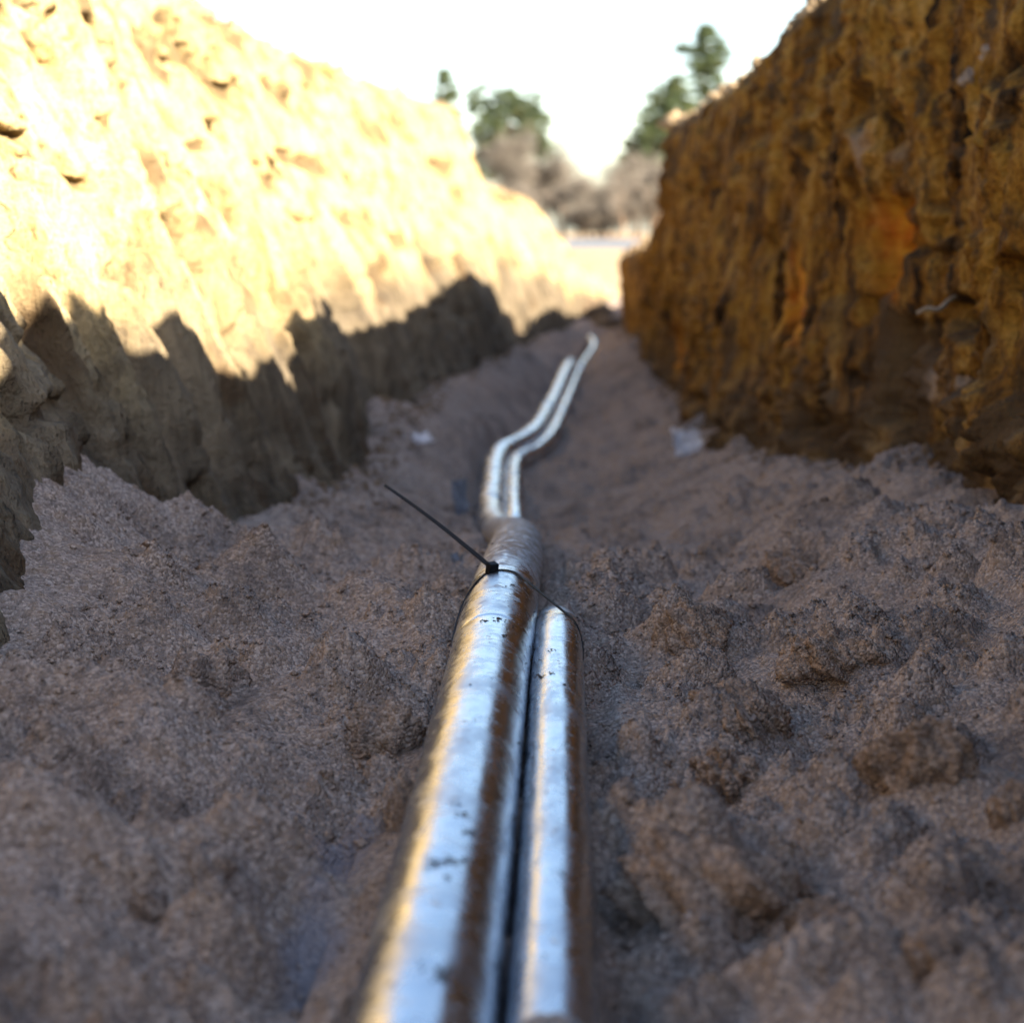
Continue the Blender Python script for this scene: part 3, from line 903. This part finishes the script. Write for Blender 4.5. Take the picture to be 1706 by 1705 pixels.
for (px, py, w, h, lab) in [(985, 512, 64, 40, 'dark clod lying where the pipes run out at the far end'), (1012, 535, 52, 34, 'dark reddish clod at the far foot of the right bank')]:
    p = floor_at(px, py + h * .4)
    s = ppm(p[1])
    o = obj('sand_clod', fib_sphere_mesh('sand_clod', 4, M_dark, (w / s / 2, w / s * .6, h / s / 2), px))
    o.location = (p[0], p[1], p[2] + h / s * .2)
    tag(o, lab, 'clod', 'loose clods on the trench floor')

for (px, py, w, h, sd, lab) in [(1655, 85, 70, 44, 71, 'tan stone sticking out of the upper right wall'), (1610, 130, 36, 36, 73, 'small tan stone below the larger one in the upper right wall'), (1610, 640, 60, 60, 75, 'tan lump jutting from the lower right wall')]:
    p = wall_at(PR, px, py)
    s = ppm(p[1])
    o = obj('embedded_stone', fib_sphere_mesh('embedded_stone', 4, M_stone, (w / s / 2, w / s / 2, h / s / 2), sd))
    o.location = (p[0] + w / s * .22, p[1], p[2])
    tag(o, lab, 'stone', 'stones in the right wall')

# root curling out of the hole in the right wall
p = wall_at(PR, 1600, 505); q0 = wall_at(PR, 1590, 500)
s = ppm(p[1])
pk = p[1] / K
root_pts = np.array([at(1618, 470, pk + .02) + [0.05, 0, 0], at(1600, 492, pk - .004), at(1582, 500, pk - .012), at(1562, 516, pk - .016), at(1545, 514, pk - .016), at(1528, 522, pk - .012)])
RC = spline(root_pts, .002)
o = sweep('root', RC, np.linspace(.0055, .0022, len(RC)), M_root, 14, .0009, None, None, seed=470)
tag(o, 'pale broken root curling out of a dark hole in the right wall', 'root')

# ------------------------------------------------------------------ scraps
def scrap(name, px, py, w, h, seed, mat, label, cat, tilt=0.9, rot=0.0):
    p = floor_at(px, py)
    sc = ppm(p[1])
    n = 18
    a, b = np.meshgrid(np.linspace(-.5, .5, n), np.linspace(-.5, .5, n), indexing='ij')
    fold = 0.55 * np.abs(pn(a * 3 + seed, b * 3, seed)) + 0.25 * np.abs(pn(a * 7, b * 7 + seed, seed + 1)) + .9 * (a * a)
    W, H = w / sc, h / sc
    e = 1 + .25 * pn(a * 4, b * 4, seed + 3)
    V = np.stack([a * W * e, b * H * e * math.cos(tilt) - fold * W * .5, b * H * e * math.sin(tilt) + fold * W * .5], -1).reshape(-1, 3)
    me = raw_mesh(name, V, grid_faces(n, n), mat, False)
    o = obj(name, me)
    md = o.modifiers.new('thickness', 'SOLIDIFY'); md.thickness = .0006
    o.location = (p[0], p[1], p[2] + H * .32)
    o.rotation_euler = (0, 0, rot)
    tag(o, label, cat)
    return o


scrap('paper_scrap', 1142, 758, 48, 46, 3, M_paper, 'crumpled white paper scrap at the foot of the right wall', 'paper', 1.0, .3)
scrap('paper_scrap', 697, 742, 38, 22, 8, M_paper, 'tiny pale paper scrap on the sand near the left wall', 'paper', .6, .8)
scrap('plastic_scrap', 765, 852, 26, 60, 5, M_plastic, 'thin blue-grey plastic scrap standing in sand left of the bent pipes', 'plastic', 1.3, .5)
scrap('plastic_scrap', 762, 965, 24, 50, 6, M_plastic, 'small blue-grey plastic scrap in the sand below the tie tail', 'plastic', 1.2, -.4)

# ------------------------------------------------------------------ crumbs of sand (uncountable)
OCT = np.array([(1, 0, 0), (-1, 0, 0), (0, 1, 0), (0, -1, 0), (0, 0, 1), (0, 0, -1)], float)
OF = np.array([(0, 2, 4), (2, 1, 4), (1, 3, 4), (3, 0, 4), (2, 0, 5), (1, 2, 5), (3, 1, 5), (0, 3, 5)])


_b = bmesh.new(); bmesh.ops.create_icosphere(_b, subdivisions=2, radius=1)
ICO = np.array([v.co[:] for v in _b.verts]); ICF = np.array([[v.index for v in f.verts] for f in _b.faces]); _b.free()


def lumps_mesh(name, C, rad, mat, label, flat=0.75):
    """many small rough lumps joined into one mesh: too small to pick apart"""
    n = len(C)
    r = 1 + RNG.normal(0, .16, (n, len(ICO), 1))
    for _ in range(4):                                   # broken facets
        q = RNG.normal(size=(n, 1, 3)); q /= np.linalg.norm(q, axis=2)[..., None]
        hgt = (ICO[None] * q).sum(2)[..., None]
        r = np.where(hgt > .55, np.minimum(r, .6 / np.maximum(hgt, .3)), r)
    V = ICO[None] * r * RNG.uniform(.7, 1.3, (n, 1, 3)) * rad[:, None, None]
    V[..., 2] *= flat
    V = (V + C[:, None, :]).reshape(-1, 3)
    Fc = (ICF[None] + len(ICO) * np.arange(n)[:, None, None]).reshape(-1, 3)
    o = obj(name, raw_mesh(name, V, Fc, mat, True))
    tag(o, label, 'crumbs', kind='stuff')
    return o


def crumbs(name, C, rad, mat, label, flat=0.8, parent=None, cat='crumbs'):
    n = len(C)
    J = OCT[None] * RNG.uniform(.6, 1.25, (n, 6, 1)) + RNG.normal(0, .16, (n, 6, 3))
    J = J * rad[:, None, None]
    J[..., 2] *= flat
    V = (C[:, None, :] + J).reshape(-1, 3)
    Fc = (OF[None] + 6 * np.arange(n)[:, None, None]).reshape(-1, 3)
    o = obj(name, raw_mesh(name, V, Fc, mat, True), parent)
    tag(o, label, None if parent else cat, kind='stuff')
    return o


sel = np.argwhere((fr > 0.42 * K) & (fr < 2.2 * K)).ravel()
N = 60000
ri = sel[(RNG.random(N) ** 1.0 * len(sel)).astype(int)]; ci = RNG.integers(20, NC - 20, N)
keep = (rough_patch[ri, ci] > RNG.random(N) * 0.9)
pA = np.abs(FX[ri, ci] - fx(CA, FY[ri, ci], 0)) > RA * 1.0
pB = np.abs(FX[ri, ci] - fx(CB, FY[ri, ci], 0)) > RB_ * 1.0
k = keep & pA & pB
Cc = FP[ri[k], ci[k]]
rad = np.exp(RNG.normal(math.log(.0016), .45, len(Cc))) * np.clip(Cc[:, 1] / K, .6, 2) ** .5
crumbs('sand_crumbs', Cc + np.array([0, 0, .0003]), rad, M_sand, 'loose crumbs and coarse grains of sand strewn over the trench floor')

# soil crumbled from the faces along the foot of each wall
for Bt, sgn, mt, lab in ((LB, -1, M_clay, 'soil crumbled off the left face, lying along its foot'), (RB, 1, M_clay, 'soil crumbled off the right face, lying along its foot')):
    n = 2200
    y = K * 1.7 * np.exp(RNG.uniform(0, math.log(8 / 1.7), n))
    x = smooth_interp(y, Bt[0], Bt[1], .05) - sgn * (RNG.normal(0.008, .022, n))
    ii = np.clip(np.searchsorted(fr, y), 0, len(fr) - 1)
    jj = np.clip(((x - lx[ii]) / (rx - lx)[ii] * (NC - 1)).astype(int), 0, NC - 1)
    lumps_mesh('fallen_soil', FP[ii, jj] + np.array([0, 0, .002]), np.minimum(np.exp(RNG.normal(math.log(.0020), .45, n)), .0042) * np.clip(y / K, 1, 4) ** .35, mt, lab)


# flakes of dirt lying on the pipes
spots = [(725, 1620, 34), (700, 1610, 10), (752, 1438, 20), (735, 1436, 22), (772, 1436, 20), (762, 1340, 9), (768, 1358, 14), (780, 1390, 15), (745, 1462, 10), (830, 1030, 13), (838, 1018, 8), (815, 1034, 14), (845, 1012, 8), (855, 1045, 7), (836, 1058, 8), (745, 1430, 10), (712, 1425, 8), (790, 1302, 6), (808, 1250, 5), (655, 1640, 12), (848, 975, 9), (862, 968, 10), (835, 978, 8), (878, 972, 9), (790, 1200, 5), (820, 1130, 5)]
def pipe_points(C, r):
    k = (C[:, 1] > .4 * K) & (C[:, 1] < 1.3 * K)
    c = C[k]; a = np.linspace(.05, 3.1, 90)
    P = np.stack([c[:, 0][:, None] + r * np.cos(a), c[:, 1][:, None] + 0 * a, c[:, 2][:, None] + r * np.sin(a)], -1).reshape(-1, 3)
    return P, proj(P)


def flakes(C, r, spots, name, parent, label):
    P, (qx, qy) = pipe_points(C, r)
    cs, rd = [], []
    for (px, py, w) in spots:
        i = np.argmin((qx - px) ** 2 + (qy - py) ** 2)
        w = w * 1.35; s = ppm(P[i, 1]); n = max(4, int(w * 1.1))
        for _ in range(n):
            cs.append(P[i] + np.append(RNG.normal(0, w / s * .36, 2) * (1, 1.3), RNG.uniform(-.0008, .0004)))
            rd.append(RNG.uniform(.10, .30) * w / s * (.6 if w > 25 else .9))
    n = 900                                            # grains stuck on the flanks
    kk = RNG.integers(0, len(C), n); kk = kk[(C[kk, 1] > .4 * K) & (C[kk, 1] < 1.4 * K)]
    aa = np.where(RNG.random(len(kk)) < .5, RNG.normal(2.95, .25, len(kk)), RNG.normal(.2, .25, len(kk)))
    up_ = RNG.random(len(kk)) < .12
    aa = np.where(up_, RNG.uniform(.3, 2.8, len(kk)), aa)
    for q, a_ in zip(kk, aa):
        cs.append(C[q] + r * np.array([math.cos(a_), 0, math.sin(a_)])); rd.append(math.exp(RNG.normal(math.log(.0008), .4)))
    o = crumbs(name, np.array(cs), np.array(rd), M_flake, label, .45, parent)
    local(o, parent)


flakes(CA, RA, spots, 'dirt_flakes', big, 'dark flecks of damp soil stuck on the foil')
flakes(CB, RB_, [(920, 1085, 8), (905, 1100, 7), (905, 1128, 14), (920, 1122, 8), (915, 1150, 6), (913, 1320, 6), (918, 1345, 4), (905, 1370, 5), (910, 1590, 8), (935, 1455, 9), (950, 1460, 9)], 'dirt_flakes', small, 'dark flecks of damp soil stuck on the foil')

# rough crumbs along the edge of both banks
for Pw, nm, lab in ((PL, 'rim_crumbs', 'crumbled soil lying along the left bank edge'), (PR, 'rim_crumbs', 'crumbled soil lying along the right bank edge')):
    sgn = -1 if Pw is PL else 1
    n = 2600
    i = RNG.integers(150, len(ROWS) - 60, n)
    e = Pw[i, -1]
    o_ = np.abs(RNG.normal(0, .05, n))
    crumbs(nm, e + np.stack([sgn * o_, 0 * o_, .004 + 0 * o_], -1), np.exp(RNG.normal(math.log(.006), .5, n)) * np.clip(e[:, 1] / K, 1, 4) ** .35, M_ground, lab)

# moss tufts on the left bank edge
def tuft(px, py, wpx, label, seed):
    p = wall_at(PL, px, py)
    s = ppm(p[1]); rs = np.random.default_rng(seed)
    n = 420; W = wpx / s
    base = np.stack([p[0] - rs.uniform(0, .05, n), p[1] + rs.normal(0, W * .5, n), p[2] - .004 + 0 * rs.random(n)], -1)
    L = rs.uniform(.4, 1, n)[:, None] * W * .5
    dv = np.stack([rs.normal(0.25, .5, n), rs.normal(0, .5, n), rs.uniform(.3, 1, n)], -1); dv /= np.linalg.norm(dv, axis=1)[:, None]
    sd = np.cross(dv, rs.normal(size=(n, 3))); sd /= np.linalg.norm(sd, axis=1)[:, None]
    V = np.stack([base - sd * .0022, base + sd * .0022, base + dv * L], 1).reshape(-1, 3)
    root = empty('moss_tuft', p)
    tag(root, label, 'moss', 'green tufts on the left bank edge')
    o = obj('blades', raw_mesh('blades', V, np.arange(3 * n).reshape(-1, 3), M_moss, False), root)
    tag(local(o, root), kind='stuff')


tuft(545, 128, 60, 'green moss tuft on the left bank edge above the brown pits', 1)
tuft(762, 182, 40, 'small green tuft at the far corner of the left bank', 2)

# ------------------------------------------------------------------ trees
def limb(bm_list, a, b, r0, r1, seg=7):
    a, b = np.array(a, float), np.array(b, float)
    t = b - a; t /= np.linalg.norm(t)
    x = np.cross(t, [0.3, 1, 0.1]); x /= np.linalg.norm(x); y = np.cross(t, x)
    an = np.linspace(0, 2 * np.pi, seg, endpoint=False)
    ring = np.cos(an)[:, None] * x + np.sin(an)[:, None] * y
    mid = (a + b) / 2 + RNG.normal(0, .03, 3) * np.linalg.norm(b - a)
    bm_list.append(np.stack([a + ring * r0, mid + ring * (r0 + r1) / 2, b + ring * r1]))


def build_limbs(name, lst, mat, parent):
    V, Fc, o_ = [], [], 0
    for L in lst:
        n, m = L.shape[:2]
        V.append(L.reshape(-1, 3)); Fc.append(grid_faces(n, m, wrap=True) + o_); o_ += n * m
    return obj(name, raw_mesh(name, np.vstack(V), np.vstack(Fc), mat), parent)


def pine(px, Y, lobes, label, seed, dens=1.0):
    """lobes: (px, py, half width px, half height px) seen in the photo"""
    rs = np.random.default_rng(seed)
    base = np.array([at(px, 400, Y)[0], Y * K, GZ - .05])
    root = empty('pine_tree', base)
    tag(root, label, 'tree', 'pines beyond the trench')
    s = ppm(Y * K)
    top = np.array(at(px, min(l[1] - l[3] * .5 for l in lobes), Y))
    limbs = []
    limb(limbs, (0, 0, 0), top - base, .32, .06, 9)
    tris = []
    for (lx_, ly, hw, hh) in lobes:
        c = np.array(at(lx_, ly, Y)) - base
        R_ = np.array([hw / s, max(hw / s * .9, .8), hh / s])
        j0 = np.array([0, 0, max(1.0, c[2] - R_[0] * .5)])
        limb(limbs, j0 * np.array([1, 1, 1]) + (top - base) * 0, c, .10, .03, 6)
        R_ = R_ * 1.1
        nb_ = int(26 * dens * max(1, R_[0] * R_[2] / 3))
        cen = rs.normal(size=(nb_, 3)); cen /= np.linalg.norm(cen, axis=1)[:, None]
        cen = c + cen * (rs.uniform(.25, 1, (nb_, 1)) ** .5) * R_ * .85
        for q in cen:
            limb(limbs, c * .6 + q * .4, q, .03, .012, 4) if rs.random() < .25 else None
            n = 80
            rr = rs.uniform(.25, .6) * max(.7, R_[0] * .28)
            d = rs.normal(size=(n, 3)) * np.array([rr, rr, rr * .5]) * .55 + q
            dv = rs.normal(size=(n, 3)); dv[:, 2] = np.abs(dv[:, 2]) * .8; dv /= np.linalg.norm(dv, axis=1)[:, None]
            sd = np.cross(dv, rs.normal(size=(n, 3))); sd /= np.linalg.norm(sd, axis=1)[:, None]
            L = rs.uniform(.2, .45, (n, 1))
            tris.append(np.stack([d - sd * .085, d + sd * .085, d + dv * L], 1))
    V = np.vstack([t_.reshape(-1, 3) for t_ in tris])
    obj('crown', raw_mesh('crown', V, np.arange(len(V)).reshape(-1, 3), M_needle, False), root)
    build_limbs('trunk', limbs, M_bark, root)
    return root


pine(848, 150, [(800, 168, 26, 28), (838, 165, 34, 26), (872, 180, 38, 30), (895, 205, 28, 34), (850, 205, 50, 34), (815, 215, 36, 40), (880, 235, 40, 30), (835, 250, 44, 34), (905, 250, 18, 22), (808, 275, 30, 30)], 'broad round-topped pine rising behind the left bank', 5)
pine(742, 165, [(740, 128, 9, 16), (742, 150, 18, 22), (748, 178, 26, 24), (756, 205, 30, 24)], 'narrow pine top just above the left bank, left of the broad pine', 6)
pine(1172, 140, [(1176, 54, 14, 16), (1182, 76, 30, 20), (1150, 84, 30, 10), (1196, 98, 24, 20), (1172, 108, 34, 16), (1182, 140, 32, 24), (1190, 170, 26, 26)], 'tall slender pine standing highest, above the right bank', 8, 1.3)
pine(1112, 150, [(1132, 142, 26, 18), (1108, 160, 36, 24), (1135, 185, 44, 38), (1092, 195, 38, 28), (1110, 225, 54, 34), (1068, 240, 34, 26), (1100, 262, 50, 32), (1050, 262, 22, 14), (1080, 290, 40, 24)], 'dense dark pine at the end of the right bank, lower than the tall one', 9, 1.2)


def bare(px, py_top, Y, wpx, label, seed, name='bare_tree', cat='tree', n=5200, base_py=392):
    rs = np.random.default_rng(seed)
    b = np.array([at(px, base_py, Y)[0], Y * K, GZ - .05])
    top = at(px, py_top, Y)[2] - b[2]
    root = empty(name, b)
    tag(root, label, cat, 'leafless trees and bushes at the far edge')
    s = ppm(Y * K); W = wpx / s / 2
    limbs = []
    ends = []
    nst = 7 if name == 'bare_bush' else 1
    for i in range(nst):
        st = np.array([rs.normal(0, W * .3) if nst > 1 else 0, rs.normal(0, W * .3) if nst > 1 else 0, 0])
        tp_ = st * 1.6 + np.array([rs.normal(0, W * .15), rs.normal(0, W * .15), top * rs.uniform(.7, .97)])
        limb(limbs, st, tp_, .03 * top ** .7 + .02, .02, 7)
        for j in range(16 // (1 + nst // 3)):
            k = rs.uniform(.25, .95)
            q = st + (tp_ - st) * k
            d = np.array([rs.normal(), rs.normal(), rs.uniform(.2, 1.1)]); d /= np.linalg.norm(d)
            e = q + d * W * rs.uniform(.4, 1.25) * (1.2 - k * .7)
            limb(limbs, q, e, .05, .015, 5)
            ends += [(q, e)]
    E = np.array(ends)
    i = rs.integers(0, len(E), n); k = rs.uniform(.15, 1.05, (n, 1))
    p0 = E[i, 0] * (1 - k) + E[i, 1] * k
    dv = rs.normal(size=(n, 3)) + np.array([0, 0, .6]); dv /= np.linalg.norm(dv, axis=1)[:, None]
    L = rs.uniform(.25, 1.0, (n, 1)) * W * .5
    p0 = p0 + rs.normal(0, W * .10, (n, 3))
    sd = np.cross(dv, rs.normal(size=(n, 3))); sd /= np.linalg.norm(sd, axis=1)[:, None]
    V = np.stack([p0 - sd * .026, p0 + sd * .026, p0 + dv * L], 1).reshape(-1, 3)
    V[:, 2] = np.maximum(V[:, 2], .02)
    obj('crown', raw_mesh('crown', V, np.arange(len(V)).reshape(-1, 3), M_twig, False), root)
    build_limbs('trunk', limbs, M_bark, root)


bare(845, 228, 135, 150, 'leafless brown tree in front of the broad pine', 21, n=6500)
bare(915, 222, 140, 160, 'leafless tree leaning out right of the broad pine', 22, n=7000)
bare(1060, 235, 138, 150, 'leafless brown tree below the dense pine', 23, n=6500)
bare(955, 288, 125, 120, 'brown leafless bush under the leaning leafless tree', 24, 'bare_bush', 'bush', 4000)
bare(1020, 300, 128, 110, 'brown leafless bush in the middle of the far gap', 25, 'bare_bush', 'bush', 4000)
bare(1078, 280, 122, 130, 'brown leafless bush against the right bank end', 26, 'bare_bush', 'bush', 4000)
bare(990, 352, 124, 100, 'lowest brown bush, just above the grey road', 27, 'bare_bush', 'bush', 4000)
bare(880, 310, 122, 80, 'brown leafless bush peeping over the lower left bank', 28, 'bare_bush', 'bush', 4000)
bare(560, 78, 120, 46, 'thin bare treetop faint against the white sky, far left', 29, n=1500)
bare(672, 128, 150, 60, 'bare treetop above the left bank, left of the narrow pine', 30, n=3000)
